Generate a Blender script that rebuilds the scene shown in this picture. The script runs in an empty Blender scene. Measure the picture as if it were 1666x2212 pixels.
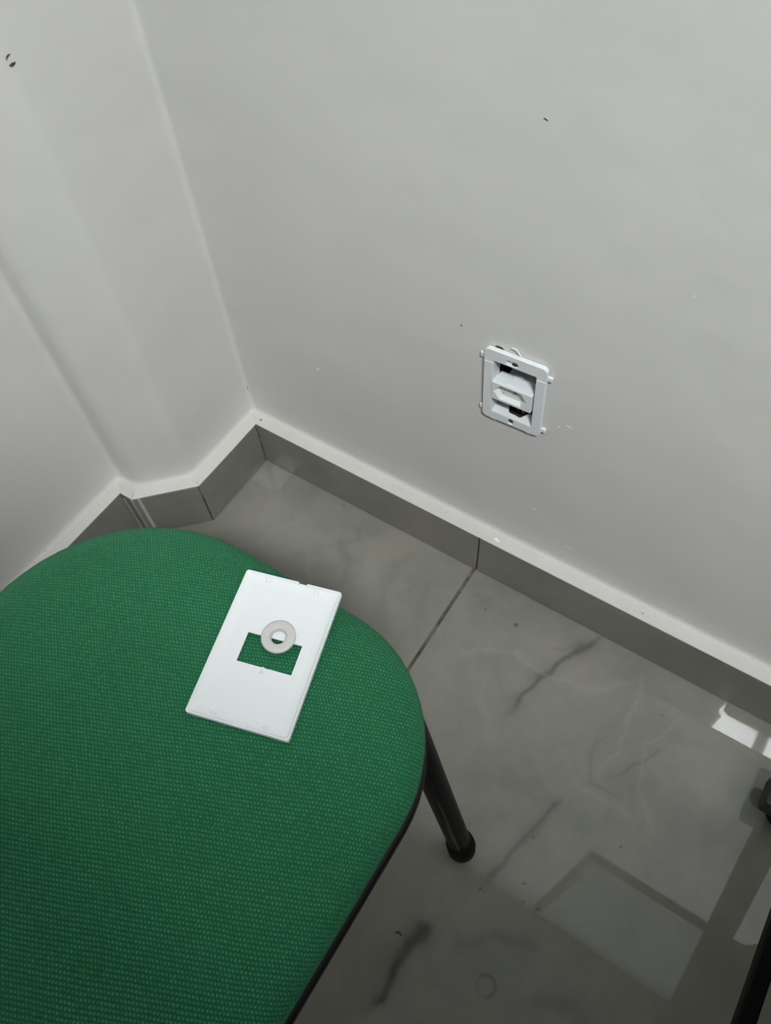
import bpy, bmesh, math
import numpy as np
from mathutils import Vector, Matrix

S = bpy.context.scene
COL = S.collection

# ------------------------------------------------------------------ camera
def rot(a, b, c):
    return (Matrix.Rotation(a, 3, 'Z') @ Matrix.Rotation(b, 3, 'X') @ Matrix.Rotation(c, 3, 'Z'))
CAM = Vector((0.6109, -0.4946, 1.0))
cam_d = bpy.data.cameras.new('camera')
cam = bpy.data.objects.new('camera', cam_d); COL.objects.link(cam)
cam.matrix_world = Matrix.Translation(CAM) @ rot(0.65166, 0.57155, -0.09147).to_4x4()
cam_d.sensor_fit = 'HORIZONTAL'; cam_d.sensor_width = 36.0
cam_d.lens = 36.0 * 1655.99 / 1666.0
cam_d.clip_start = 0.02; cam_d.clip_end = 30
S.camera = cam

# ------------------------------------------------------------------ world, exposure
w = bpy.data.worlds.new('world'); S.world = w; w.use_nodes = True
w.node_tree.nodes['Background'].inputs[0].default_value = (0.85, 0.93, 1.0, 1)
w.node_tree.nodes['Background'].inputs[1].default_value = 0.02
vs = S.view_settings
vs.view_transform = 'Standard'; vs.look = 'None'; vs.gamma = 1.0; vs.use_curve_mapping = False
vs.exposure = 0.0
LAMP_A = 5.0      # radiance of the panel along the back wall
LAMP_B = 212.0      # radiance of the twin panel further into the room
CEIL = 2.65

# ------------------------------------------------------------------ helpers
def mesh_obj(name, verts, faces, mat=None, parent=None, smooth=False):
    me = bpy.data.meshes.new(name)
    me.from_pydata([tuple(v) for v in verts], [], faces)
    me.update()
    o = bpy.data.objects.new(name, me); COL.objects.link(o)
    if mat: me.materials.append(mat)
    if smooth:
        for p in me.polygons: p.use_smooth = True
    if parent: o.parent = parent
    return o

def bm_obj(name, bm, mat=None, parent=None, smooth=False, auto=None):
    bmesh.ops.recalc_face_normals(bm, faces=bm.faces)
    me = bpy.data.meshes.new(name); bm.to_mesh(me); bm.free()
    o = bpy.data.objects.new(name, me); COL.objects.link(o)
    if mat: me.materials.append(mat)
    for p in me.polygons: p.use_smooth = bool(smooth)
    if smooth:
        if auto: 
            try: me.set_sharp_from_angle(angle=math.radians(auto))
            except Exception: pass
    if parent: o.parent = parent
    return o

def thing(name, label, cat, loc=(0, 0, 0), rz=0.0, group=None):
    o = bpy.data.objects.new(name, None); COL.objects.link(o)
    o.empty_display_size = 0.05
    o.location = loc; o.rotation_euler = (0, 0, rz)
    o['label'] = label; o['category'] = cat
    if group: o['group'] = group
    return o

def tag(o, label, cat, group=None):
    o['label'] = label; o['category'] = cat
    if group: o['group'] = group
    return o

def structure(o):
    o['kind'] = 'structure'; return o

def box_bm(x0, x1, y0, y1, z0, z1, bev=0.0, seg=2, bm=None):
    b = bmesh.new()
    r = bmesh.ops.create_cube(b, size=1)
    for v in b.verts:
        v.co = Vector((x0 + (v.co.x + .5) * (x1 - x0), y0 + (v.co.y + .5) * (y1 - y0), z0 + (v.co.z + .5) * (z1 - z0)))
    if bev: bmesh.ops.bevel(b, geom=list(b.edges), offset=bev, segments=seg, affect='EDGES', profile=.6)
    if bm is None: return b
    add_bm(bm, b); return bm

def add_bm(bm, b, M=None):
    me = bpy.data.meshes.new('tmp'); b.to_mesh(me); b.free()
    if M is not None: me.transform(M)
    bm.from_mesh(me); bpy.data.meshes.remove(me)

def tube_bm(pts, r, seg=20, caps=True, bm=None, squash=1.0):
    """round tube through pts (r: number or list)"""
    bm = bm or bmesh.new()
    pts = [Vector(p) for p in pts]; n = len(pts)
    rs = r if isinstance(r, (list, tuple)) else [r] * n
    ref = None; rings = []
    for i, p in enumerate(pts):
        d = (pts[min(i + 1, n - 1)] - pts[max(i - 1, 0)]).normalized()
        if ref is None:
            ref = d.orthogonal().normalized()
        u = (ref - d * ref.dot(d)).normalized(); v = d.cross(u); ref = u
        rings.append([bm.verts.new(p + (u * math.cos(2 * math.pi * k / seg) + v * math.sin(2 * math.pi * k / seg) * squash) * rs[i]) for k in range(seg)])
    for a, b in zip(rings, rings[1:]):
        for k in range(seg):
            bm.faces.new((a[k], a[(k + 1) % seg], b[(k + 1) % seg], b[k]))
    if caps:
        bm.faces.new(rings[0]); bm.faces.new(rings[-1])
    return bm

def lathe_bm(prof, seg=48, closed=False, bm=None):
    """prof: list of (r, z)"""
    bm = bm or bmesh.new()
    rings = [[bm.verts.new((r * math.cos(2 * math.pi * k / seg), r * math.sin(2 * math.pi * k / seg), z)) for k in range(seg)] for r, z in prof]
    prs = list(zip(rings, rings[1:]))
    if closed: prs.append((rings[-1], rings[0]))
    for a, b in prs:
        for k in range(seg):
            bm.faces.new((a[k], a[(k + 1) % seg], b[(k + 1) % seg], b[k]))
    if not closed:
        bm.faces.new(rings[0]); bm.faces.new(rings[-1])
    return bm

def bez(pts, n=8):
    """Catmull-Rom through pts"""
    P = [Vector(p) for p in pts]; P = [P[0]] + P + [P[-1]]; out = []
    for i in range(1, len(P) - 2):
        for k in range(n):
            t = k / n
            out.append(0.5 * ((2 * P[i]) + (-P[i - 1] + P[i + 1]) * t + (2 * P[i - 1] - 5 * P[i] + 4 * P[i + 1] - P[i + 2]) * t * t + (-P[i - 1] + 3 * P[i] - 3 * P[i + 1] + P[i + 2]) * t ** 3))
    out.append(P[-2]); return out

def rrect(x0, x1, y0, y1, r, n=6):
    out = []
    for cx, cy, a0 in ((x1 - r, y1 - r, 0), (x0 + r, y1 - r, 90), (x0 + r, y0 + r, 180), (x1 - r, y0 + r, 270)):
        for k in range(n + 1):
            a = math.radians(a0 + 90 * k / n); out.append((cx + r * math.cos(a), cy + r * math.sin(a)))
    return out

def slot(cx, cy, hl, r, n=8):
    """oblong, long axis x"""
    out = []
    for sx, a0 in ((1, -90), (-1, 90)):
        for k in range(n + 1):
            a = math.radians(a0 + 180 * k / n); out.append((cx + sx * hl + r * math.cos(a), cy + r * math.sin(a)))
    return out

def plate_bm(loops, z0, z1, bev=0.0):
    """filled outline with holes, extruded z0..z1, in the xy plane"""
    cu = bpy.data.curves.new('tmp', 'CURVE'); cu.dimensions = '2D'; cu.fill_mode = 'BOTH'
    for L in loops:
        sp = cu.splines.new('POLY'); sp.points.add(len(L) - 1)
        for q, p in zip(sp.points, L): q.co = (p[0], p[1], 0, 1)
        sp.use_cyclic_u = True
    cu.extrude = (z1 - z0) / 2 - bev; cu.bevel_depth = bev; cu.bevel_resolution = 1; cu.offset = -bev
    ob = bpy.data.objects.new('tmp', cu); COL.objects.link(ob)
    dg = bpy.context.evaluated_depsgraph_get(); dg.update()
    me = bpy.data.meshes.new_from_object(ob.evaluated_get(dg), depsgraph=dg)
    bm = bmesh.new(); bm.from_mesh(me)
    bpy.data.objects.remove(ob); bpy.data.curves.remove(cu); bpy.data.meshes.remove(me)
    bmesh.ops.remove_doubles(bm, verts=bm.verts, dist=1e-6)
    bmesh.ops.translate(bm, verts=bm.verts, vec=(0, 0, (z0 + z1) / 2))
    return bm

# ------------------------------------------------------------------ materials
class NT:
    def __init__(s, name):
        s.m = bpy.data.materials.new(name); s.m.use_nodes = True
        s.t = s.m.node_tree; s.b = s.t.nodes['Principled BSDF']; s.out = s.t.nodes['Material Output']
    def n(s, typ, **kw):
        o = s.t.nodes.new(typ)
        for k, v in kw.items():
            if k.startswith('i_'):
                key = k[2:]; o.inputs[int(key) if key.isdigit() else key].default_value = v
            else: setattr(o, k, v)
        return o
    def l(s, a, b): s.t.links.new(a, b)
    def val(s, inp, x):
        if hasattr(x, 'is_linked') or hasattr(x, 'links'): s.l(x, inp)
        else: inp.default_value = x
    def math(s, op, a, b=0.0, c=None, clamp=False):
        o = s.n('ShaderNodeMath', operation=op, use_clamp=clamp)
        s.val(o.inputs[0], a); s.val(o.inputs[1], b)
        if c is not None: s.val(o.inputs[2], c)
        return o.outputs[0]
    def mix(s, f, a, b, typ='MIX'):
        o = s.n('ShaderNodeMix', data_type='RGBA', blend_type=typ)
        s.val(o.inputs[0], f)
        for i, x in ((6, a), (7, b)):
            if isinstance(x, tuple): o.inputs[i].default_value = (*x, 1) if len(x) == 3 else x
            else: s.l(x, o.inputs[i])
        return o.outputs[2]
    def noise(s, co, scale, detail=4, rough=.55, dist=0.0):
        o = s.n('ShaderNodeTexNoise', i_Scale=scale, i_Detail=detail, i_Roughness=rough, i_Distortion=dist)
        if co is not None: s.l(co, o.inputs['Vector'])
        return o.outputs[0]
    def ramp(s, f, lo, hi, a=0.0, b=1.0):
        o = s.n('ShaderNodeMapRange'); s.l(f, o.inputs[0])
        for i, v in zip((1, 2, 3, 4), (lo, hi, a, b)): o.inputs[i].default_value = v
        return o.outputs[0]
    def bump(s, h, strength, dist):
        o = s.n('ShaderNodeBump', i_Strength=strength, i_Distance=dist); s.l(h, o.inputs['Height']); s.l(o.outputs[0], s.b.inputs['Normal'])
    def obj(s): return s.n('ShaderNodeTexCoord').outputs['Object']
    def set(s, **kw):
        for k, v in kw.items():
            i = s.b.inputs[k]
            if isinstance(v, tuple): i.default_value = (*v, 1) if len(v) == 3 else v
            elif isinstance(v, (int, float)): i.default_value = v
            else: s.l(v, i)
        return s.m

def plain(name, col, rough=.5, metal=0.0, grain=0.06, gs=60, bump=0.0, spec=.5):
    t = NT(name); co = t.obj()
    n = t.noise(co, gs, 3)
    c = t.mix(n, tuple(x * (1 - grain) for x in col), tuple(min(1, x * (1 + grain)) for x in col))
    if bump: t.bump(t.noise(co, gs * 6, 2), bump, .0005)
    return t.set(**{'Base Color': c, 'Roughness': rough, 'Metallic': metal, 'Specular IOR Level': spec})

def wall_mat():
    t = NT('wall_paint'); co = t.obj()
    big = t.noise(co, 2.2, 3); mid = t.noise(co, 11, 4); fine = t.noise(co, 230, 3)
    c = t.mix(t.ramp(big, .35, .65), (.612, .610, .588), (.646, .640, .620))
    c = t.mix(t.math('MULTIPLY', t.ramp(mid, .5, .75), .25), c, (.60, .598, .582))
    h = t.math('ADD', t.math('MULTIPLY', t.noise(co, 9, 3), 2.2), t.math('MULTIPLY', fine, .10))
    t.bump(h, .35, .0035)
    return t.set(**{'Base Color': c, 'Roughness': .55, 'Specular IOR Level': .35})

def ledge_mat():
    t = NT('ledge_paint'); co = t.obj()
    c = t.mix(t.noise(co, 35, 5), (.55, .535, .51), (.62, .605, .58))
    d = t.ramp(t.noise(co, 120, 3), .66, .74)
    c = t.mix(t.math('MULTIPLY', d, .35), c, (.36, .34, .31))
    t.bump(t.noise(co, 90, 4), .4, .001)
    return t.set(**{'Base Color': c, 'Roughness': .7})

def tile_mat(name, attr=False, dark=1.0, spec=.5):
    t = NT(name); co = t.n('ShaderNodeNewGeometry').outputs['Position']
    a = t.noise(co, 5.5, 6, .62, .6); b = t.noise(co, 22, 6, .65, .3); f = t.noise(co, 260, 3, .7)
    k = lambda *c: tuple(x * dark for x in c)
    c = t.mix(t.ramp(a, .33, .67), k(.190, .197, .168), k(.275, .268, .230))
    c = t.mix(t.math('MULTIPLY', t.ramp(b, .42, .72), .55), c, k(.285, .275, .240))
    c = t.mix(t.math('MULTIPLY', t.ramp(t.noise(co, 3.1, 4, .6, 1.2), .52, .70), .35), c, k(.175, .192, .165))
    c = t.mix(t.math('MULTIPLY', f, .14), c, k(.12, .125, .11))
    if attr:
        va = t.n('ShaderNodeVertexColor', layer_name='veins')
        sp = t.n('ShaderNodeSeparateColor'); t.l(va.outputs[0], sp.inputs[0])
        br = t.ramp(t.noise(co, 45, 4, .6), .0, .42)
        c = t.mix(t.math('MULTIPLY', sp.outputs[0], br), c, k(.052, .062, .05))
        c = t.mix(t.math('MULTIPLY', sp.outputs[1], t.math('MULTIPLY', br, .32)), c, k(.43, .42, .385))
        c = t.mix(sp.outputs[2], c, (.03, .03, .027))
    r = t.ramp(t.noise(co, 14, 4), .3, .7, .012, .030)
    return t.set(**{'Base Color': c, 'Roughness': r, 'Specular IOR Level': spec})

def grout_mat():
    t = NT('grout'); co = t.obj()
    n = t.noise(co, 40, 5, .7)
    c = t.mix(t.ramp(n, .38, .62), (.055, .045, .034), (.21, .185, .145))
    t.bump(t.noise(co, 300, 3), .5, .001)
    return t.set(**{'Base Color': c, 'Roughness': .9})

def fabric_mat():
    t = NT('green_weave'); uv = t.n('ShaderNodeUVMap', uv_map='weave').outputs[0]
    wob = t.n('ShaderNodeTexNoise', i_Scale=28.0, i_Detail=2.0); t.l(uv, wob.inputs['Vector'])
    wv = t.n('ShaderNodeVectorMath', operation='SCALE'); wv.inputs['Scale'].default_value = .0024
    sub = t.n('ShaderNodeVectorMath', operation='SUBTRACT'); sub.inputs[1].default_value = (.5, .5, .5)
    t.l(wob.outputs['Color'], sub.inputs[0]); t.l(sub.outputs[0], wv.inputs[0])
    ad = t.n('ShaderNodeVectorMath', operation='ADD'); t.l(uv, ad.inputs[0]); t.l(wv.outputs[0], ad.inputs[1])
    s = t.n('ShaderNodeSeparateXYZ'); t.l(ad.outputs[0], s.inputs[0])
    PU, PV = .0026, .0029
    v = t.math('DIVIDE', s.outputs[1], PV); row = t.math('FLOOR', v)
    u = t.math('ADD', t.math('DIVIDE', s.outputs[0], PU), t.math('MULTIPLY', row, .5))
    su = t.math('SINE', t.math('MULTIPLY', t.math('FRACT', u), math.pi))
    sv = t.math('SINE', t.math('MULTIPLY', t.math('FRACT', v), math.pi))
    h = t.math('MULTIPLY', t.math('POWER', su, 1.1), t.math('POWER', sv, 1.1))
    # one random tint per knot
    cell = t.n('ShaderNodeCombineXYZ'); t.l(t.math('FLOOR', u), cell.inputs[0]); t.l(row, cell.inputs[1])
    wn = t.n('ShaderNodeTexWhiteNoise', noise_dimensions='2D'); t.l(cell.outputs[0], wn.inputs['Vector'])
    rnd = wn.outputs['Value']
    big = t.noise(t.obj(), 9, 4)
    c = t.mix(t.ramp(big, .35, .65), (.0095, .122, .046), (.013, .145, .061))
    c = t.mix(t.math('MULTIPLY', rnd, .40), c, (.024, .200, .085))
    c = t.mix(t.ramp(h, .0, .55, 1.0, 0.0), c, (.0085, .092, .038))  # gaps between knots: cavity shade put into the colour
    c = t.mix(t.math('MULTIPLY', t.ramp(h, .72, 1.0), t.math('ADD', rnd, .25)), c, (.045, .235, .110))  # knot tops: highlight painted into the colour
    t.bump(t.math('ADD', h, t.math('MULTIPLY', rnd, .25)), .75, .0010)
    t.b.inputs['Sheen Weight'].default_value = .12
    t.b.inputs['Sheen Roughness'].default_value = .4
    t.b.inputs['Sheen Tint'].default_value = (.3, .8, .5, 1)
    return t.set(**{'Base Color': c, 'Roughness': .72, 'Specular IOR Level': .22})

def emit_mat(name, col, s):
    t = NT(name)
    return t.set(**{'Base Color': (.8, .8, .8), 'Emission Color': col, 'Emission Strength': s})

M_WALL = wall_mat(); M_LEDGE = ledge_mat()
M_TILE_V = tile_mat('polished_tile_veined', True); M_TILE = tile_mat('polished_tile')
M_SKIRT = tile_mat('polished_tile_skirting', False, .94, .14)
M_GROUT = grout_mat(); M_FAB = fabric_mat()
M_BLACK = plain('black_enamel', (.0045, .0045, .005), .38, grain=.3, spec=.10)
M_RUBBER = plain('black_rubber', (.005, .005, .005), .6, grain=.3, spec=.25)
M_PAN = plain('black_plastic', (.006, .006, .007), .42, grain=.2, bump=.2, spec=.3)
M_WHITE = plain('white_plastic', (.70, .735, .745), .32, grain=.012, gs=20)
M_PLATE = plain('cover_plastic', (.72, .75, .765), .34, grain=.01, gs=14, bump=.05)
M_NYLON = plain('nylon', (.52, .525, .505), .38, grain=.02)
M_BRASS = plain('brass', (.52, .42, .20), .32, metal=1.0, grain=.2)
M_BOX = plain('dark_wall_box', (.030, .024, .020), .8, grain=.4)
M_WIRE = plain('dusty_wire', (.16, .14, .12), .6, grain=.4)
M_CHIP_D = plain('bare_plaster_dark', (.05, .045, .04), .9, grain=.4)
M_CHIP_L = plain('bare_plaster_light', (.82, .81, .78), .9, grain=.05)
M_CEIL = plain('ceiling_paint', (.34, .34, .33), .8, grain=.03, gs=8)
M_DARKWALL = plain('dark_panel_wall', (.14, .13, .12), .7, grain=.1, gs=6)
M_FRAME = plain('window_frame_metal', (.05, .05, .05), .45)
M_PANE = plain('obscured_glass', (.42, .45, .45), .25, grain=.03)
M_LAMPA = emit_mat('lamp_diffuser_over_chair', (1.0, .985, .95), LAMP_A)
M_LAMPB = emit_mat('lamp_diffuser_room', (.97, .99, 1.0), LAMP_B)
M_DESK = plain('desk_laminate', (.06, .055, .05), .5, grain=.2)

# ------------------------------------------------------------------ setting: floor
SK = 0.0944          # height of the tile skirting
T = 0.0232           # how far it stands proud of the wall (ledge depth)
XJ = 0.3862          # floor joint
floor = structure(mesh_obj('floor', *(lambda b: ([v.co[:] for v in b.verts], [[v.index for v in f.verts] for f in b.faces]))(
    (lambda b: (b.verts.index_update(), b)[1])(box_bm(-.4, 3.0, -3.2, .16, -.06, -.0035))), M_GROUT))

rng = np.random.default_rng(3)
def vnoise(x, y, seed):
    g = np.random.default_rng(seed).random((64, 64))
    xi = np.floor(x).astype(int); yi = np.floor(y).astype(int); fx = x - xi; fy = y - yi
    fx = fx * fx * (3 - 2 * fx); fy = fy * fy * (3 - 2 * fy)
    G = lambda i, j: g[i % 64, j % 64]
    return (G(xi, yi) * (1 - fx) + G(xi + 1, yi) * fx) * (1 - fy) + (G(xi, yi + 1) * (1 - fx) + G(xi + 1, yi + 1) * fx) * fy

def segdist(x, y, pts):
    d = np.full_like(x, 9.0); tt = np.zeros_like(x); L = len(pts) - 1
    for i, (p, q) in enumerate(zip(pts, pts[1:])):
        vx, vy = q[0] - p[0], q[1] - p[1]; l2 = vx * vx + vy * vy
        k = np.clip(((x - p[0]) * vx + (y - p[1]) * vy) / l2, 0, 1)
        e = np.hypot(x - p[0] - k * vx, y - p[1] - k * vy)
        m = e < d; d[m] = e[m]; tt[m] = (i + k[m]) / L
    return d, tt

# veins of the stone pattern: (points, width, strength, dark/light)
VEINS = [
    ([(.592, .006), (.573, -.026), (.559, -.0545), (.552, -.075), (.541, -.100), (.535, -.131), (.529, -.172)], .0040, .62, 0),
    ([(.573, -.026), (.566, -.030), (.548, -.050), (.535, -.050)], .0022, .25, 0),
    ([(.6345, -.218), (.628, -.2488), (.620, -.2823), (.609, -.332), (.600, -.36)], .0042, .55, 0),
    ([(.6315, -.243), (.631, -.262), (.627, -.279)], .0024, .35, 0),
    ([(.5675, -.4235), (.565, -.440), (.5641, -.458), (.5653, -.4895), (.5663, -.5149), (.556, -.5365)], .0058, .92, 0),
    ([(.190, -.030), (.215, -.045), (.196, -.062), (.22, -.09), (.24, -.14)], .0060, .20, 0),
    ([(.300, -.02), (.285, -.06), (.30, -.11), (.33, -.15)], .0070, .15, 0),
    ([(.345, -.05), (.35, -.10), (.37, -.14)], .0080, .13, 0),
    ([(.655, -.122), (.640, -.152), (.658, -.188), (.70, -.180)], .0026, .25, 0),
    ([(.72, -.10), (.705, -.13), (.676, -.168)], .0020, .3, 0),
    ([(.60, -.44), (.64, -.40), (.69, -.385)], .0060, .25, 0),
    ([(.70, -.44), (.74, -.41), (.78, -.43)], .0070, .22, 0),
    ([(.43, -.14), (.455, -.108), (.500, -.085), (.56, -.090), (.61, -.075), (.66, -.03)], .0028, .45, 1),
    ([(.655, -.015), (.665, -.06), (.672, -.11), (.664, -.165)], .0022, .40, 1),
    ([(.72, -.05), (.70, -.11), (.715, -.16), (.75, -.21)], .0020, .42, 1),
    ([(.61, -.17), (.65, -.20), (.70, -.195), (.77, -.23)], .0020, .32, 1),
    ([(.395, -.03), (.43, -.02), (.47, -.03)], .0030, .28, 1),
    ([(.12, -.04), (.10, -.10), (.06, -.16)], .0040, .3, 1),
    ([(.15, -.10), (.20, -.15), (.21, -.24)], .0040, .25, 1),
    ([(.48, -.115), (.49, -.16), (.53, -.22)], .0026, .22, 1),
]
DOTS = [(.1578, -.0072, .0019), (.4805, -.0465, .0030), (.432, -.0475, .0012), (.602, -.366, .0016), (.6065, -.366, .001),
        (.642, -.3335, .0016), (.6532, -.330, .0011), (.6505, -.352, .0014), (.668, -.349, .0016), (.72, -.236, .0012),
        (.6285, -.2825, .0016), (.70, -.06, .0010), (.55, -.21, .001), (.84, -.20, .001)]

def vein_tile(name, x0, x1, y0, y1, step, parent):
    nx = int(round((x1 - x0) / step)); ny = int(round((y1 - y0) / step))
    gx, gy = np.meshgrid(np.linspace(x0, x1, nx + 1), np.linspace(y0, y1, ny + 1), indexing='ij')
    X = gx.ravel(); Y = gy.ravel()
    n = len(X)
    # arris: outermost ring dropped a little, then a skirt
    edge = np.minimum.reduce([X - x0, x1 - X, Y - y0, y1 - Y])
    Z = np.where(edge < step * .5, -.0005, 0.0)
    idx = np.arange(n).reshape(nx + 1, ny + 1)
    F = np.stack([idx[:-1, :-1], idx[1:, :-1], idx[1:, 1:], idx[:-1, 1:]], -1).reshape(-1, 4)
    ring = np.concatenate([idx[:, 0], idx[-1, 1:], idx[-2::-1, -1], idx[0, -2:0:-1]])
    m = len(ring)
    V = np.concatenate([np.stack([X, Y, Z], 1), np.stack([X[ring], Y[ring], np.full(m, -.0045)], 1)])
    k = np.arange(m); sk = np.stack([ring[k], n + k, n + (k + 1) % m, ring[(k + 1) % m]], 1)
    F = np.concatenate([F, sk])
    me = bpy.data.meshes.new(name)
    me.vertices.add(len(V)); me.vertices.foreach_set('co', V.astype('f').ravel())
    me.loops.add(len(F) * 4); me.loops.foreach_set('vertex_index', F.astype('i').ravel())
    me.polygons.add(len(F)); me.polygons.foreach_set('loop_start', (np.arange(len(F)) * 4).astype('i'))
    me.update(calc_edges=True); me.validate()
    VX, VY = V[:, 0], V[:, 1]
    wx = VX + (vnoise(VX * 45 + 7, VY * 45 + 3, 1) - .5) * .009 + (vnoise(VX * 150, VY * 150, 2) - .5) * .0022
    wy = VY + (vnoise(VX * 45 + 1, VY * 45 + 9, 3) - .5) * .009 + (vnoise(VX * 150, VY * 150, 4) - .5) * .0022
    col = np.zeros((len(V), 4)); col[:, 3] = 1
    for pts, wd, st, ch in VEINS:
        d, tt = segdist(wx, wy, pts)
        ww = wd * (.6 + .8 * vnoise(VX * 40, VY * 40, 5 + ch))
        core = np.exp(-(d / ww) ** 2) * .75 + np.exp(-(d / (ww * 3)) ** 2) * .28
        fade = np.clip(np.minimum(tt, 1 - tt) * 7 + .15, 0, 1)
        col[:, ch] = np.maximum(col[:, ch], st * core * fade)
    for x, y, r in DOTS:
        col[:, 2] = np.maximum(col[:, 2], .8 * np.exp(-(np.hypot(VX - x, VY - y) / r) ** 4))
    # ring left by a wet cup or castor, lower right of the chair
    rd = np.hypot(VX - .654, VY + .448); ang = np.arctan2(VY + .448, VX - .654)
    col[:, 2] = np.maximum(col[:, 2], .42 * np.exp(-((rd - .0105) / .0016) ** 2) * (.35 + .65 * (np.cos(ang - .9) > -.3)))
    ca = me.color_attributes.new('veins', 'FLOAT_COLOR', 'POINT')
    ca.data.foreach_set('color', np.clip(col, 0, 1).astype('f').ravel())
    me.materials.append(M_TILE_V)
    o = bpy.data.objects.new(name, me); COL.objects.link(o); o.parent = parent
    return o

G = .0021
TS = .60
# the two tiles in view carry the vein pattern
vein_tile('tile', XJ - TS + G, XJ - G, -2 * TS + .012, .012, .0030, floor)
vein_tile('tile', XJ + G, XJ + TS - G, -2 * TS + .012, .012, .0022, floor)
# the rest of the floor
tm = None
for i in range(-1, 5):
    for j in range(0, 3):
        if j == 0 and i in (-1, 0): continue
        x0 = XJ + i * TS; y1 = .012 - j * 2 * TS
        xa, xb = max(x0 + G, -.35), min(x0 + TS - G, 2.98)
        if xb - xa < .05: continue
        bm_obj('tile', box_bm(xa, xb, max(y1 - 2 * TS + 2 * G, -3.19), y1, -.0045, 0, .0006, 1), M_TILE, floor)

# ------------------------------------------------------------------ setting: walls
# plan of the skirting front (room is on the +x / -y side), corner first
PLAN = [(0.0, 0.0), (0.0, -.1348), (-.0690, -.2045), (-.0920, -.2045), (-.0920, -3.2)]
RAD = [.008, .010, .014, .010, 0]

def offset_plan(P, d):
    out = []
    for i in range(len(P)):
        ns = []
        for a, b in ((i - 1, i), (i, i + 1)):
            if a < 0 or b >= len(P): continue
            v = Vector((P[b][0] - P[a][0], P[b][1] - P[a][1])).normalized()
            ns.append((Vector((v.y, -v.x)), Vector(P[a])))     # outward (away from room) = right of heading ... fixed below
        ns = [(-n if False else n, p) for n, p in ns]
        if len(ns) == 1:
            n, p = ns[0]; out.append(Vector(P[i]) + n * d)
        else:
            (n1, p1), (n2, p2) = ns
            A = Matrix(((n1.x, n1.y), (n2.x, n2.y))); b = Vector((n1.dot(p1) + d, n2.dot(p2) + d))
            out.append(A.inverted() @ b)
    return out
# outward normal for heading -y must be -x: right of heading (0,-1) is (-1,0)
CORN = Vector((0, 0))
def plan_at(d):
    P = [(0.0, 1.0)] + PLAN                     # dummy segment so the corner offsets on both walls
    P = [(3.0, 0.0)] + PLAN                     # main wall runs in from +x
    return offset_plan(P, d)
def fillet(P, R, n=5):
    out = []
    for i, p in enumerate(P):
        r = R[i]
        if i in (0, len(P) - 1) or r == 0:
            out.append([p.copy()] if i in (0, len(P) - 1) else [p.copy()] * (n + 1)); continue
        a = (P[i - 1] - p).normalized(); b = (P[i + 1] - p).normalized()
        l = min(r, .45 * (P[i - 1] - p).length, .45 * (P[i + 1] - p).length)
        out.append([(p + a * l) * (1 - t) ** 2 + p * 2 * t * (1 - t) + (p + b * l) * t * t for t in [k / n for k in range(n + 1)]])
    return out

ROWS = [  # (offset behind the skirting front, z, fillet factor)
    (.0003, SK - .0010, 0), (.0009, SK - .0001, 0), (T - .0045, SK + .0002, .3), (T - .0018, SK + .0012, .6), (T - .0004, SK + .0034, 1), (T, SK + .008, 1),
    (T, SK + .06, 1), (T, SK + .2, 1), (T, .332, 1), (T, .421, 1), (T, .7, 1), (T, 1.2, 1), (T, CEIL, 1)]
def rows_pts(split):
    res = []
    for d, z, f in ROWS:
        fp = fillet(plan_at(d), [0] + [r * f for r in RAD])
        res.append((fp, z))
    return res
RP = rows_pts(None)
# wall_back: x breakpoints on the flat part + half the corner fillet
XB = [3.0, 2.0, 1.2, .8, .434, .374, .25, .12, .04]
def build_sweep(name, cols, mats, hole=None):
    nv = len(cols[0]); V = [p for c in zip(*cols) for p in c] if False else []
    for r in range(len(ROWS)):
        for p in cols[r]: V.append((p[0], p[1], RP[r][1]))
    nc = len(cols[0]); F = []; mi = []
    for r in range(len(ROWS) - 1):
        for c in range(nc - 1):
            if hole and hole(r, c): continue
            F.append((r * nc + c, r * nc + c + 1, (r + 1) * nc + c + 1, (r + 1) * nc + c)); mi.append(1 if r < 4 else 0)
    o = mesh_obj(name, V, F)
    for m in mats: o.data.materials.append(m)
    for p, m in zip(o.data.polygons, mi): p.material_index = m; p.use_smooth = True
    return structure(o)
cb, cl = [], []
for (fp, z), (d, _, f) in zip(RP, ROWS):
    half = fp[1][:3]; mid = (fp[1][2] + fp[1][3]) / 2
    cb.append([Vector((x, d)) for x in XB] + half + [mid])
    cl.append([mid] + fp[1][3:] + [Vector((fp[1][-1].x, -.06))] + fp[2] + fp[3] + fp[4] + [Vector((fp[-1][0].x, -.35)), Vector((fp[-1][0].x, -.8)), Vector((fp[-1][0].x, -1.6))] + fp[5])
hr, hc = 8, XB.index(.434)
wall_back = build_sweep('wall_back', cb, [M_WALL, M_LEDGE], lambda r, c: r == hr and c == hc)
wall_left = build_sweep('wall_left', cl, [M_WALL, M_LEDGE])
wall_right = structure(bm_obj('wall_right', box_bm(3.0, 3.1, -3.2, .16, -.06, CEIL), M_DARKWALL))
wall_front = structure(bm_obj('wall_front', box_bm(-.4, 3.1, -3.3, -3.2, -.06, CEIL), M_DARKWALL))
ceiling = structure(bm_obj('ceiling', box_bm(-.4, 3.1, -3.3, .16, CEIL, CEIL + .1), M_CEIL))

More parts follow.
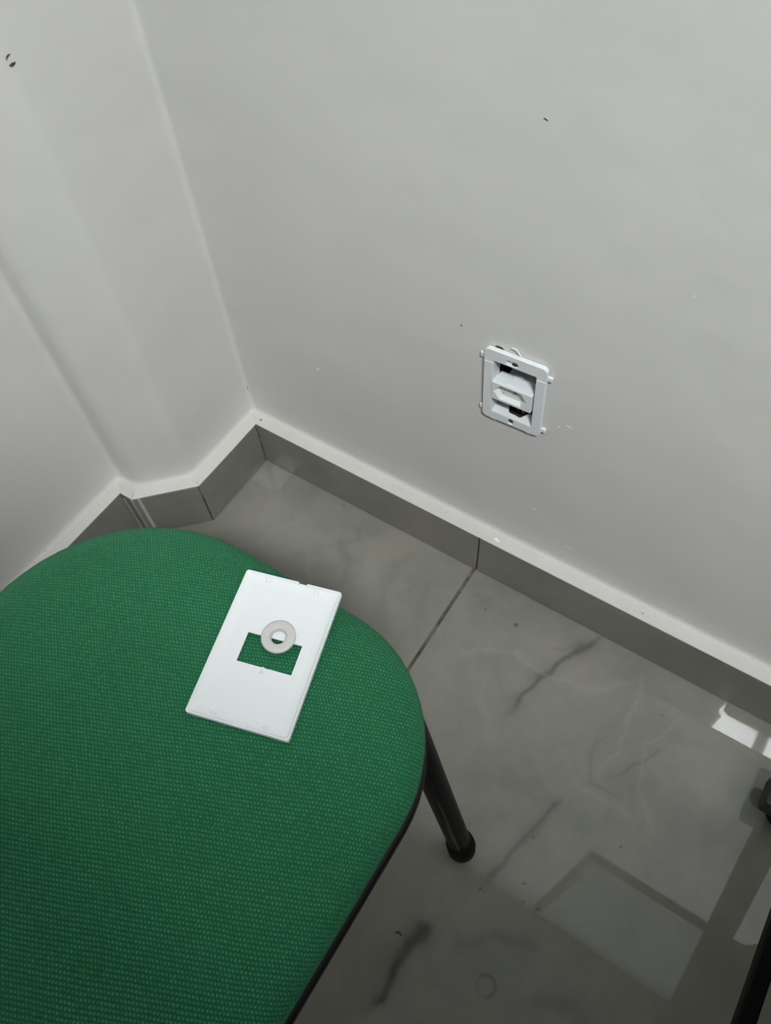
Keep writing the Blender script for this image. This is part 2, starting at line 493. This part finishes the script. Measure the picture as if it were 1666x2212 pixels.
# skirting tiles
def skirt(name, p, q, parent, back=T - .004, z0=.0019, z1=SK - .0012, mat=None, e0=0.0, e1=0.0):
    p = Vector(p); q = Vector(q); d = (q - p).normalized(); nrm = Vector((d.y, -d.x))
    L = (q - p).length
    b = box_bm(e0, L - e1, 0, back, z0, z1, .0007, 1)
    M = Matrix(((d.x, nrm.x, 0, p.x), (d.y, nrm.y, 0, p.y), (0, 0, 1, 0), (0, 0, 0, 1)))
    bm = bmesh.new(); add_bm(bm, b, M)
    return bm_obj(name, bm, mat or M_SKIRT, parent)
bb = structure(skirt('baseboard_back', (3.0, .004), (.0, .004), None, T - .008, .0, SK - .002, M_GROUT))
for x0, x1 in ((3.0, 2.19), (2.186, 1.588), (1.584, .990), (.986, XJ + .0048), (XJ + .0026, -.008)):
    skirt('skirting_tile', (x0, 0), (x1, 0), bb, .012)
bl = structure(skirt('baseboard_left', (-.004, -.001), (-.004, -.133), None, T - .008, 0, SK - .002, M_GROUT))
skirt('skirting_tile', (0, -.0016), (0, -.1340), bl, .012)
skirt('skirting_tile', (-.0012, -.1366), (-.0605, -.1960), bl, .012)
skirt('skirting_tile', (-.0642, -.1998), (-.0690, -.2045), bl, .008, .002, SK - .003)
skirt('skirting_tile', (-.0725, -.2045), (-.0960, -.2045), bl, .010, .002, SK - .0015)
skirt('skirting_tile', (-.092, -.2046), (-.092, -.62), bl, .012)
skirt('skirting_tile', (-.092, -.624), (-.092, -1.22), bl, .012)
skirt('skirting_tile', (-.092, -1.224), (-.092, -3.19), bl, .012)
# pale smeared grout lines either side of the narrow filler piece, grout backing of the column
M_PALE = plain('pale_grout', (.42, .41, .39), .9, grain=.25, gs=90)
skirt('grout_line', (-.0605, -.1960), (-.0642, -.1998), bl, .012, .001, SK - .001, M_PALE)
skirt('grout_line', (-.0690, -.2047), (-.0725, -.2047), bl, .012, .001, SK - .001, M_PALE)
skirt('grout_line', (-.0872, -.2050), (-.0922, -.2050), bl, .006, .001, SK - .012, M_PALE)
skirt('grout_line', (.0003, -.1347), (-.0010, -.1362), bl, .010, .001, SK - .004, M_GROUT)
skirt('grout_line', (.0016, -.0004), (-.0006, -.0016), bl, .003, .001, SK - .002, M_GROUT)

# chips, scuffs and plugs in the paint of the walls (flat flakes, a third of a millimetre)
def chip(parent, x, z, pts, mat, y=T, th=.0003, sc=.001):
    n = len(pts)
    V = [(x + a * sc, y - th, z + b * sc) for a, b in pts] + [(x + a * sc, y + .0002, z + b * sc) for a, b in pts]
    F = [tuple(range(n))] + [(i, n + i, n + (i + 1) % n, (i + 1) % n) for i in range(n)]
    return mesh_obj('paint_chip', V, F, mat, parent)
chip(wall_back, .3981, .6736, [(-2.2, .5), (-.8, .9), (.6, .3), (1.8, -.4), (1.2, -.9), (-.2, -.1), (-1.6, .1)], M_CHIP_D)
chip(wall_back, .3353, .4386, [(-.8, .6), (0, 1), (.8, .5), (.7, -.6), (-.2, -1), (-.9, -.3)], M_CHIP_D)
chip(wall_back, .1266, .2615, [(-2, .8), (-.6, .6), (.8, 1.4), (1.8, .2), (.6, -.6), (0, -1.8), (-.8, -.6), (-1.9, -.2)], M_CHIP_L)
chip(wall_back, .3917, .1352, [(-3.6, .5), (0, .1), (3.6, -.4), (0, -.2)], M_CHIP_L)
chip(wall_back, .4506, .1835, [(-2.2, .6), (0, .2), (2, -.4), (0, -.1)], M_CHIP_L)
chip(wall_back, .5059, .1369, [(-5, .7), (-1, .3), (4.5, -.7), (0, -.1)], M_CHIP_L)
chip(wall_back, .5423, .5687, [(-.7, .4), (.5, .5), (.6, -.4), (-.4, -.5)], M_CHIP_L)
chip(wall_back, .458, .352, [(-1, .6), (.7, .4), (.9, -.5), (-.8, -.4)], M_CHIP_L)
chip(wall_back, .4685, .3585, [(-3.5, .9), (0, .2), (4, -.8), (0, -.2)], M_CHIP_L)
def vslab(parent, pts, off, z, mat, name):                 # a flake on the top of the ledge
    V = [(x, y, z) for x, y in pts] + [(x, y, z - .0004) for x, y in pts]; n = len(pts)
    return mesh_obj(name, V, [tuple(range(n))] + [(i, n + i, n + (i + 1) % n, (i + 1) % n) for i in range(n)], mat, parent)
vslab(wall_back, [(.4075, .0085), (.4105, .0115), (.4145, .0105), (.4175, .007), (.413, .0065)], 0, SK + .0006, M_CHIP_L, 'paint_chip')
vslab(wall_back, [(.6185, .009), (.6215, .011), (.624, .0095), (.621, .0075)], 0, SK + .0006, plain('grey_smudge', (.40, .40, .38), .9), 'paint_chip')
vslab(wall_back, [(.0005, .0110), (.003, .0125), (.0035, .0085), (.001, .0080)], 0, SK + .0008, plain('dark_smudge', (.20, .19, .17), .9), 'paint_chip')
# small dark scuff at the corner, and the plugged hole high on the left wall
chip(wall_left, -.0172, .1492, [(-.6, 3), (.7, 2), (.6, -2.5), (-.4, -3)], plain('scuff', (.32, .32, .30), .9), y=T - .0045)
# the plug sits where the left wall face is at this height
def plug(px, py, pz, n):
    n = Vector(n).normalized(); u = n.cross(Vector((0, 0, 1))).normalized(); v = Vector((0, 0, 1))
    M = Matrix(((u.x, v.x, n.x, px), (u.y, v.y, n.y, py), (u.z, v.z, n.z, pz), (0, 0, 0, 1)))
    b = bmesh.new(); 
    for a0, a1, r0, r1 in ((20, 120, .0034, .0046), (215, 325, .0022, .0046)):
        vs_ = []
        for k in range(9):
            a = math.radians(a0 + (a1 - a0) * k / 8); e = math.sin(math.pi * k / 8)
            vs_.append((b.verts.new((r1 * math.cos(a), r1 * math.sin(a), .0004)), b.verts.new(((r1 - (r1 - r0) * e - .0001) * math.cos(a), (r1 - (r1 - r0) * e - .0001) * math.sin(a), .0004))))
        for (a, c), (d, e) in zip(vs_, vs_[1:]): b.faces.new((a, d, e, c))
    bm = bmesh.new(); add_bm(bm, b, M)
    return bm_obj('plug_hole', bm, M_CHIP_D, wall_left)
plug(-T + .0002, -.1190, .682, (1, 0, 0))

# ------------------------------------------------------------------ window seen only as a reflection in the polished floor
win = structure(bm_obj('window_1', box_bm(.800, 2.0, T - .02, T, 1.212, 1.232), M_FRAME))
bm_obj('window_frame', box_bm(.800, .820, T - .02, T, 1.232, 2.60), M_FRAME, win)
bm_obj('window_frame', box_bm(1.98, 2.0, T - .02, T, 1.232, 2.60), M_FRAME, win)
bm_obj('window_frame', box_bm(.820, 1.98, T - .02, T, 2.58, 2.60), M_FRAME, win)
bm_obj('window_pane', box_bm(.820, 1.98, T - .012, T - .004, 1.232, 2.58), M_PANE, win)

# ------------------------------------------------------------------ ceiling lights (above the frame)
def panel_light(name, label, loc, sx, sy, mat, rz=0):
    t = thing(name, label, 'ceiling light', loc, rz)
    b = plate_bm([rrect(-sx - .03, sx + .03, -sy - .03, sy + .03, .01), rrect(-sx, sx, -sy, sy, .004)], -.045, 0, .002)
    bm_obj('lamp_frame', b, M_WHITE, t)
    bm_obj('diffuser', box_bm(-sx, sx, -sy, sy, -.036, -.030), mat, t)
    return t
panel_light('ceiling_light', 'square white panel lamp on the ceiling near the back wall', (1.95, -.42, CEIL), .22, .22, M_LAMPA)
lb = thing('ceiling_light', 'twin panel lamp on the ceiling over the desk side', 'ceiling light', (1.26, -1.30, CEIL))
bm_obj('lamp_frame', plate_bm([rrect(-.16, .40, -.18, .27, .01)], -.012, 0, .002), M_WHITE, lb)
P1 = [(-.115, .22), (-.115, .175), (-.088, .08), (-.108, .05), (-.092, .015), (-.082, -.075), (-.03, -.035), (.006, -.031), (.060, .002), (.072, .03), (.072, .22)]  # ragged edge cut into the lamp to shape its reflected patch
P2 = [(.133, .22), (.133, -.06), (.36, -.12), (.36, .22)]
for P in (P1, P2):
    bm_obj('diffuser', plate_bm([P], -.040, -.013, 0), M_LAMPB, lb)

# ------------------------------------------------------------------ green chair
ch = thing('chair', 'green woven fabric chair with black tube legs, white plate on its seat', 'chair', (0, 0, 0))
CX, HW, YF, YB, CR = .345, .1942, -.2995, -.700, .116
def outline(inset, n=14):
    x0, x1, y0, y1 = CX - HW + inset, CX + HW - inset, YB + inset, YF - inset
    r = max(CR - inset * .75, .012); q = max(.150 - inset * .85, .012)      # the far left corner is the rounder one
    pts = []
    for cx, cy, a0, r in ((x1 - r, y1 - r, 0, r), (x0 + q, y1 - q, 90, q), (x0 + r, y0 + r, 180, r), (x1 - r, y0 + r, 270, r)):
        for k in range(n + 1):
            a = math.radians(a0 + 90 * k / n); pts.append(Vector((cx + r * math.cos(a), cy + r * math.sin(a))))
    # straight runs get extra points, front and sides bow out a little
    out = []
    for i, p in enumerate(pts):
        out.append(p)
        if (i + 1) % (n + 1) == 0:
            q = pts[(i + 1) % len(pts)]
            for k in range(1, 10): out.append(p.lerp(q, k / 10))
    return out
ZT, ZM, ZU = .4545, .424, .402
D = .095
prof = []                                        # (inset, z)
for k in range(7):                                # underside up to the widest line
    a = math.pi / 2 * k / 6; prof.append((.008 * (1 - math.sin(a)), ZU + (ZM - ZU) * (1 - math.cos(a)) if False else ZU + (ZM - ZU) * k / 6))
for k in range(1, 27):
    t = (k / 26) ** 1.7; d = D * t
    prof.append((d, ZM + (ZT - ZM) * (1 - (1 - t) ** 2.35) ** (1 / 2.35)))
for k in range(1, 7): prof.append((D + (.172 - D) * k / 6, ZT + .0008 * math.sin(math.pi / 2 * k / 6)))
V, F, UV = [], [], []
rings = []
arc = 0; prev = None; total = []
for (d, z) in prof:
    if prev: arc += math.hypot(d - prev[0], z - prev[1])
    prev = (d, z); total.append(arc)
ctr = Vector((CX, (YF + YB) / 2)); th = math.radians(24)
for (d, z), s_ in zip(prof, total):
    o_ = outline(d); base = outline(.172); rg = []
    for p, b in zip(o_, base):
        rg.append(len(V)); V.append((p.x, p.y, z))
        dirn = (p - b); L = dirn.length; dirn = dirn.normalized() if L > 1e-6 else Vector((0, 0))
        q = p + dirn * max(0.0, (total[-1] - s_) - (.172 - d)) - ctr
        UV.append((q.x * math.cos(th) + q.y * math.sin(th), -q.x * math.sin(th) + q.y * math.cos(th)))
    rings.append(rg)
for a, b in zip(rings, rings[1:]):
    n = len(a)
    for k in range(n): F.append((a[k], a[(k + 1) % n], b[(k + 1) % n], b[k]))
F.append(tuple(rings[-1])); F.append(tuple(reversed(rings[0])))
seat = mesh_obj('seat_cushion', V, F, M_FAB, ch, smooth=True)
uvl = seat.data.uv_layers.new(name='weave')
for lp in seat.data.loops: uvl.data[lp.index].uv = UV[lp.vertex_index]
# black shell under the cushion
V, F, rings = [], [], []
for d, z in ((.05, .376), (.012, .379), (.002, .384), (-.0012, .390), (-.0012, .3985), (.001, .402), (.012, .4035)):
    rg = []
    for p in outline(d): rg.append(len(V)); V.append((p.x, p.y, z))
    rings.append(rg)
for a, b in zip(rings, rings[1:]):
    n = len(a)
    for k in range(n): F.append((a[k], a[(k + 1) % n], b[(k + 1) % n], b[k]))
F.append(tuple(rings[-1])); F.append(tuple(reversed(rings[0])))
mesh_obj('seat_shell', V, F, M_PAN, ch, smooth=True)
# tube frame
def leg(kx, ky, fx, fy):
    kn = Vector((kx, ky, .355)); ft = Vector((fx, fy, .012)); d = (kn - ft).normalized()
    c = Vector((CX, (YF + YB) / 2, 0)); inw = (c - kn); inw.z = 0; inw.normalize()
    path = bez([ft, ft.lerp(kn, .5), kn, kn + d * .010 + inw * .004, kn + d * .016 + inw * .018, kn + d * .018 + inw * .05], 6)
    l = bm_obj('leg', tube_bm(path, .0135, 24), M_BLACK, ch, smooth=True, auto=50)
    cap = bm_obj('foot_cap', tube_bm([ft - Vector((0, 0, .012)), ft - Vector((0, 0, .0085)), ft + d * .004, ft + d * .018, ft + d * .021], [.0145, .0168, .0172, .0165, .0140], 24), M_RUBBER, l, smooth=True, auto=50)
leg(.4890, -.3310, .5610, -.3400)
leg(.2010, -.3310, .1290, -.3400)
leg(.490, -.662, .556, -.735)
leg(.200, -.662, .134, -.735)
for sx in (1, -1):
    bm_obj('side_rail', tube_bm(bez([(CX + sx * .1300, -.372, .360), (CX + sx * .160, -.41, .360), (CX + sx * .166, -.50, .360), (CX + sx * .160, -.60, .360), (CX + sx * .130, -.640, .360)], 6), .0125, 20), M_BLACK, ch, smooth=True, auto=50)
    bm_obj('back_post', tube_bm(bez([(CX + sx * .12, -.60, .366), (CX + sx * .12, -.72, .372), (CX + sx * .12, -.765, .43), (CX + sx * .12, -.785, .60), (CX + sx * .12, -.80, .74)], 6), .0095, 16), M_BLACK, ch, smooth=True, auto=50)
bm_obj('cross_rail', tube_bm([(.22, -.372, .360), (.48, -.372, .360)], .0105, 16), M_BLACK, ch, smooth=True, auto=50)
bm_obj('cross_rail', tube_bm([(.22, -.640, .360), (.48, -.640, .360)], .0105, 16), M_BLACK, ch, smooth=True, auto=50)
b = box_bm(CX - .185, CX + .185, -.785, -.745, .60, .90, .018, 4)
for v in b.verts:
    k = ((v.co.x - CX) / .185) ** 2; v.co.y += k * .035 - .03 * ((v.co.z - .6) / .3)
br = bm_obj('backrest', b, M_FAB, ch, smooth=True)
uvb = br.data.uv_layers.new(name='weave')
for lp in br.data.loops:
    co = br.data.vertices[lp.vertex_index].co; uvb.data[lp.index].uv = (co.x, co.z)

# ------------------------------------------------------------------ cover plate lying face down on the seat
PZ = ZT + .0011
cp = thing('cover_plate', 'white rectangular outlet cover plate lying inside up on the green seat', 'cover plate', (.3900, -.3690, PZ), math.radians(16.3))
PW, PH = .0406, .0609
HX0, HX1, HY0, HY1 = -.0198, .0247, -.0133, .0109
base = plate_bm([rrect(-PW + .0006, PW - .0006, -PH + .0006, PH - .0006, .0014, 4), [(HX0, HY0), (.0013, HY0), (.0013, HY0 + .0006), (.0028, HY0 + .0006), (.0030, HY0), (.0053, HY0), (.0054, HY0 - .0004), (.0060, HY0 - .0004), (.0061, HY0), (HX1, HY0), (HX1, HY1), (HX0, HY1)]], 0, .0014)
bm_obj('plate_panel', base, M_PLATE, cp)
# rim, dished on the inside, notched at both ends
def rim():
    prof = [(0.0, .0002), (.0, .0038), (.0003, .0044), (.0010, .0045), (.0014, .0043), (.0017, .0037), (.0024, .0030), (.0036, .0023), (.0058, .0018), (.0085, .00141)]
    bm = bmesh.new(); rings = []
    P0 = rrect(-PW, PW, -PH, PH, .0022, 5); L = []
    for i, p in enumerate(P0):                     # extra stations along the short sides for the notches
        L.append(p); q = P0[(i + 1) % len(P0)]
        if abs(p[0] - q[0]) > .03:
            sgn = 1 if q[0] > p[0] else -1
            xs = [.0042, .0045, .0112, .0115] if p[1] > 0 else [-.0035, -.0032, .0075, .0078]
            for x in sorted(xs, reverse=sgn < 0): L.append((x, p[1]))
    for d, z in prof:
        rg = []
        for x, y in L:
            zz = z
            if abs(y) > PH - 1e-5 and z > .003:
                if y > 0 and .0044 <= x <= .0113: zz = z - .0030
                if y < 0 and -.0033 <= x <= .0076: zz = z - .0008
            sx = max(-PW + d, min(PW - d, x)) if abs(x) > PW - .009 else x
            sy = max(-PH + d, min(PH - d, y)) if abs(y) > PH - .009 else y
            if abs(x) > PW - .009 or abs(y) > PH - .009:
                # keep the corner round
                sx = x - math.copysign(d, x) if abs(x) > PW - .0023 else max(-PW + .0022 + 0, min(PW - .0022, x))
                sy = y - math.copysign(d, y) if abs(y) > PH - .0023 else y
                sx = max(-(PW - d), min(PW - d, sx)); sy = max(-(PH - d), min(PH - d, sy))
            rg.append(bm.verts.new((sx, sy, max(zz, .0002))))
        rings.append(rg)
    n = len(L)
    for a, b in zip(rings, rings[1:]):
        for k in range(n): bm.faces.new((a[k], a[(k + 1) % n], b[(k + 1) % n], b[k]))
    return bm
bm_obj('rim', rim(), M_PLATE, cp, smooth=True, auto=40)
for ux in (-.0205, .0205):
    for sy in (1, -1):
        b = bmesh.new()
        for du in (-.0024, .0008):
            box_bm(ux + du, ux + du + .0014, sy * (PH - .0016) - (.0046 if sy > 0 else 0), sy * (PH - .0016) + (.0046 if sy < 0 else 0), .0012, .0032, .0003, 1, b)
        bm_obj('clip', b, M_PLATE, cp)
# faint raised outline of the module bay and the moulded arrow
b = plate_bm([rrect(-.0262, .0268, -.0372, .0385, .001, 2), rrect(-.0257, .0263, -.0367, .0380, .001, 2)], .0012, .00155)
bm_obj('moulded_line', b, M_PLATE, cp)
b = plate_bm([[(.0000, HY0 - .0050), (.0040, HY0 - .0046), (.0021, HY0 - .0002)]], .0012, .0017)
bm_obj('moulded_arrow', b, plain('arrow_plastic', (.62, .65, .66), .5), cp)

# ------------------------------------------------------------------ ring
rg = lathe_bm([(.0058, .0), (.0120, .0), (.0131, .0005), (.0134, .0014), (.0134, .0030), (.0130, .0037), (.0122, .0041), (.0100, .0044), (.0076, .0044), (.0070, .0042), (.0066, .0038), (.0055, .0018), (.0054, .0006)], 64, closed=True)
ring = bm_obj('plastic_ring', rg, M_NYLON, None, smooth=True)
ring.location = (.3914, -.3558, PZ + .0015); ring.rotation_euler = (math.radians(0), 0, 0)
tag(ring, 'small translucent white plastic ring lying over the hole of the cover plate', 'ring')

# ------------------------------------------------------------------ wall outlet without its cover
# local frame: x right along the wall, y up, z out into the room
ol = thing('wall_outlet', 'white open socket outlet in the wall with its cover removed', 'wall outlet', (0, T, 0))
OC = Vector((.4035, .3789, 0))
ROT = Matrix.Rotation(math.radians(90), 4, 'X') @ Matrix.Translation(OC) @ Matrix.Rotation(math.radians(2.2), 4, 'Z') @ Matrix.Translation(-OC)   # x->x, y->z, z->-y; hangs a little askew
def on_wall(name, b, mat, parent=ol, smooth=False, auto=None):
    bm = bmesh.new(); add_bm(bm, b, ROT)
    o = bm_obj(name, bm, mat, None, smooth, auto)
    o.parent = parent
    return o
FX0, FX1, FZ0, FZ1 = .3681, .4389, .3275, .4305
OX0, OX1, OZ0, OZ1 = .3794, .4277, .3390, .4160
# front strip of the support: top and bottom bands slightly prouder than the sides (the two seams in the photo)
frame = on_wall('support_frame', plate_bm([rrect(FX0, FX1, FZ0, FZ1, .0058), rrect(OX0, OX1, OZ0, OZ1, .0006, 2), slot(.4002, .4210, .0040, .0030), rrect(.4006, .4066, .3292, .3376, .0029)], .0008, .0062, .0005), M_WHITE)
for x0, x1 in ((FX0 + .0004, OX0 - .0008), (OX1 + .0008, FX1 - .0004)):
    on_wall('side_band', box_bm(x0, x1, OZ0 + .003, OZ1 - .003, .0055, .00665, .0003, 1), M_WHITE)
# tube walls behind the opening
on_wall('bay_side', box_bm(OX0 - .0016, OX0, OZ0, OZ1, -.0095, .0056, .0002, 1), M_WHITE)
on_wall('bay_side', box_bm(OX1, OX1 + .0016, OZ0, OZ1, -.0120, .0056, .0002, 1), M_WHITE)
# lower ledge with its cut-out
b = plate_bm([[(OX0, 0), (OX1, 0), (OX1, -.0165), (.4230, -.0165), (.4180, -.0150), (.4165, -.0138), (.4125, -.0062), (.4110, -.0055), (.3985, -.0068), (.3968, -.0080), (.3935, -.0155), (.3915, -.0165), (OX0, -.0165)]], 0, .0016)
bmx = bmesh.new(); add_bm(bmx, b, Matrix(((1, 0, 0, 0), (0, 0, 1, OZ0 - .0012), (0, 1, 0, .006), (0, 0, 0, 1))))
on_wall('bay_ledge', bmx, M_WHITE)
# socket module
sm = on_wall('socket_module', plate_bm([rrect(.3788, .4262, .3614, .3870, .0010, 3), [(.3818, .3744), (.3885, .3840), (.4135, .3840), (.4200, .3744), (.4135, .3648), (.3885, .3648)]], -.0055, .0076, .0005), M_WHITE)
b = bmesh.new()
box_bm(.3798, .4250, .3622, .3852, -.0130, -.0050, .0004, 1, b)
box_bm(.3880, .4180, .3625, .3840, -.026, -.0120, .0004, 1, b)
on_wall('module_body', b, M_WHITE, sm)
b = bmesh.new()
box_bm(.3962, .4072, .3850, .3876, -.0135, .0040, .0003, 1, b)
box_bm(.3920, .4105, .3850, .3873, -.0052, .0042, .0002, 1, b)
on_wall('release_tab', b, M_WHITE, sm)
# sloping recess walls and bottom
def hexa(s, cx=.4010, cz=.3744): return [(cx + (x - cx) * s, cz + (z - cz) * s) for x, z in [(.3818, .3744), (.3885, .3840), (.4135, .3840), (.4200, .3744), (.4135, .3648), (.3885, .3648)]]
b = bmesh.new(); A = [b.verts.new((x, z, .0073)) for x, z in hexa(1.0)]; B = [b.verts.new((x, z, .0020)) for x, z in hexa(.84)]
for k in range(6): b.faces.new((A[k], A[(k + 1) % 6], B[(k + 1) % 6], B[k]))
b.faces.new(B)
on_wall('recess', b, plain('recess_plastic', (.66, .68, .66), .5, grain=.02), sm)
M_HOLE = plain('pin_hole_dark', (.02, .02, .018), .8)
for x, z in ((.4045, .3771), ):
    on_wall('pin_hole', tube_bm([(x, z, .0010), (x, z, .00215)], .0017, 14), plain('pin_hole_shade', (.10, .10, .09), .8), sm)
on_wall('slot_mark', box_bm(.4010, .4085, .3738, .3749, .0012, .0022), plain('slot_shade', (.46, .47, .45), .7), sm)
for x in (.3905, .4115):
    on_wall('pin_hole', tube_bm([(x, .3702, .0010), (x, .3702, .00212)], .0019, 14), plain('pin_hole_pale', (.52, .53, .51), .7), sm)
# screws
for x, z in ((.4028, .4209), (.4037, .3345)):
    s_ = on_wall('screw', lathe_bm([(.0029, .0020), (.0029, .0046), (.0025, .0055), (.0004, .0058)], 20), M_BRASS, smooth=True, auto=40)
    pz_ = ROT @ Vector((x, z, 0)); pc_ = ROT @ Vector((0, 0, 0)); s_.location = pz_ - pc_
    g = on_wall('screw_slot', box_bm(-.0024, .0024, -.0004, .0004, .0052, .0060), M_HOLE, s_)
    on_wall('slot_floor', plate_bm([slot(.4002, .4210, .0050, .0036) if z > .4 else rrect(.3996, .4076, .3285, .3384, .003)], -.0012, .0020), plain('slot_floor_plastic', (.86, .87, .86), .5))
# side lugs, edge ribs, clip of wire on top
for x, z, sg in ((.3655, .4160, -1), (.3662, .3368, -1), (.4407, .4160, 1), (.4407, .3370, 1)):
    on_wall('lug', box_bm(x - .0034, x + .0034, z - .0034, z + .0034, .0004, .0036, .0014, 3), M_WHITE, smooth=True)
for x0, x1 in ((.3790, .3850), (.4220, .4280)):
    on_wall('edge_rib', box_bm(x0, x1, FZ0 - .0019, FZ0 + .002, .0008, .0056, .0004, 1), M_WHITE)
on_wall('top_clip', tube_bm(bez([(.3962, .4372, .0015), (.3985, .4382, .0020), (.4020, .4380, .0022), (.4045, .4352, .0022), (.4075, .4305, .0018)], 5), .0009, 8), M_WHITE)
on_wall('wall_gap', plate_bm([[(.3770, .4300), (.3785, .4321), (.3835, .4326), (.3860, .4318), (.3870, .4300)]], -.0006, .0003), M_CHIP_D)
# back box in the wall and what is in it
b = bmesh.new()
bx0, bx1, bz0, bz1, bd = .374, .434, .332, .421, -.048
for x0, x1, z0, z1, d0, d1 in ((bx0 - .002, bx0, bz0, bz1, bd, 0), (bx1, bx1 + .002, bz0, bz1, bd, 0), (bx0, bx1, bz0 - .002, bz0, bd, 0), (bx0, bx1, bz1, bz1 + .002, bd, 0), (bx0, bx1, bz0, bz1, bd - .002, bd)):
    box_bm(x0, x1, z0, z1, d0, d1, 0, 1, b)
on_wall('back_box', b, M_BOX)
wr = on_wall('wire', tube_bm(bez([(.397, .334, -.044), (.4005, .332, -.022), (.4025, .335, -.014), (.400, .348, -.016)], 6), .0022, 10), M_WIRE, smooth=True)
on_wall('wire', tube_bm(bez([(.412, .334, -.044), (.409, .331, -.022), (.4095, .335, -.013), (.411, .348, -.016)], 6), .0022, 10), plain('pale_wire', (.30, .29, .27), .6), smooth=True)
on_wall('wire', tube_bm(bez([(.404, .336, -.046), (.4055, .334, -.024), (.406, .337, -.016), (.405, .350, -.018)], 6), .0020, 10), M_BOX, smooth=True)
on_wall('module_back', box_bm(.3895, .428, .386, .420, -.036, -.0165, .001, 1), plain('grey_bracket', (.22, .23, .23), .6))

# ------------------------------------------------------------------ desk at the right edge
dk = thing('desk', 'black steel framed desk whose foot and lower bar enter at the right edge', 'desk', (0, 0, 0))
bm_obj('desk_top', box_bm(.925, 1.80, -.775, -.42, .72, .745, .002, 2), M_DESK, dk)
def bar(name, p, q, sx, sy, parent, mat=None):            # square bar between two points, section sx across and sy along y
    p, q = Vector(p), Vector(q); b = bmesh.new()
    A = [b.verts.new(p + Vector((x, y, 0))) for x, y in ((-sx, -sy), (sx, -sy), (sx, sy), (-sx, sy))]
    B = [b.verts.new(q + Vector((x, y, 0))) for x, y in ((-sx, -sy), (sx, -sy), (sx, sy), (-sx, sy))]
    for k in range(4): b.faces.new((A[k], A[(k + 1) % 4], B[(k + 1) % 4], B[k]))
    b.faces.new(A); b.faces.new(B)
    bmesh.ops.bevel(b, geom=list(b.edges), offset=.003, segments=2, affect='EDGES')
    return bm_obj(name, b, mat or M_BLACK, parent)
l = bar('leg', (.871, -.096, .030), (.985, -.46, .722), .017, .017, dk)
foot = bm_obj('foot_block', box_bm(.8345, .904, -.1170, -.0750, .016, .050, .007, 2), plain('grey_foot_plastic', (.022, .022, .022), .55), l)
bm_obj('levelling_pad', lathe_bm([(.018, 0), (.023, .002), (.023, .012), (.014, .017)], 20), M_RUBBER, l).location = (.871, -.0985, 0)
bm_obj('lower_bar', box_bm(.8655, .8830, -.75, -.150, .082, .098, .002, 2), M_BLACK, dk)
bm_obj('shade_panel', box_bm(.936, .954, -.77, -.205, .06, .46, .002, 2), M_DESK, dk)  # added unseen panel, blocks light to darken the floor beside the desk
bm_obj('stay', box_bm(.8665, .955, -.62, -.605, .083, .097, .002, 2), M_BLACK, dk)
bar('leg', (.888, -.755, .0), (.970, -.74, .722), .017, .017, dk)
bar('leg', (1.84, -.122, .0), (1.76, -.46, .722), .017, .017, dk)
bar('leg', (1.84, -.755, .0), (1.76, -.74, .722), .017, .017, dk)

# ------------------------------------------------------------------ added unseen light blockers behind the camera, shading the near seat and floor
M_STEEL = plain('grey_steel', (.16, .165, .165), .45, grain=.03); M_STEEL2 = plain('grey_steel_front', (.17, .175, .175), .4, grain=.03)
def blocker_box(name, label, cat, x0, x1, y, h, doors):
    fc = thing(name, label, cat, (0, 0, 0))
    bm_obj('body', box_bm(x0, x1, y - .45, y, .0, h, .004, 2), M_STEEL, fc)
    for k in range(doors):
        wd = (x1 - x0) / doors; xa = x0 + .008 + k * wd; hx = xa + (wd - .05 if k == 0 and doors > 1 else .03)
        d_ = bm_obj('door', box_bm(xa, xa + wd - .016, y, y + .016, .06, h - .02, .004, 2), M_STEEL2, fc)
        bm_obj('door_handle', box_bm(hx, hx + .018, y + .016, y + .034, .86, 1.0, .004, 2), M_BLACK, d_)
blocker_box('shade_blocker_tall', 'added tall grey steel box out of view, blocking lamp light from the floor', 'shade_blocker_tall', 1.035, 1.50, -.83, 1.76, 2)
blocker_box('shade_blocker_low', 'added lower grey steel box out of view, keeping lamp light off the near seat', 'shade_blocker', .56, 1.02, -.835, 1.52, 1)

# ------------------------------------------------------------------ debris on the floor
pts = [(-.0048, -.0010), (-.0030, .0012), (0, .0020), (.0030, .0012), (.0052, -.0016), (.0028, -.0002), (0, .0004), (-.0028, -.0002)]
V = [(x, y, .0004 + .0006 * (1 - abs(x) / .005)) for x, y in pts] + [(x, y, .0001) for x, y in pts]
n = len(pts)
sl = mesh_obj('debris_sliver', V, [tuple(range(n))] + [(i, n + i, n + (i + 1) % n, (i + 1) % n) for i in range(n)] + [tuple(range(2 * n - 1, n - 1, -1))], plain('dry_leaf', (.03, .027, .018), .8))
sl.location = (.5455, -.4572, 0); sl.rotation_euler = (0, 0, math.radians(8))
tag(sl, 'tiny dark curved sliver of debris on the floor right of the chair', 'debris')
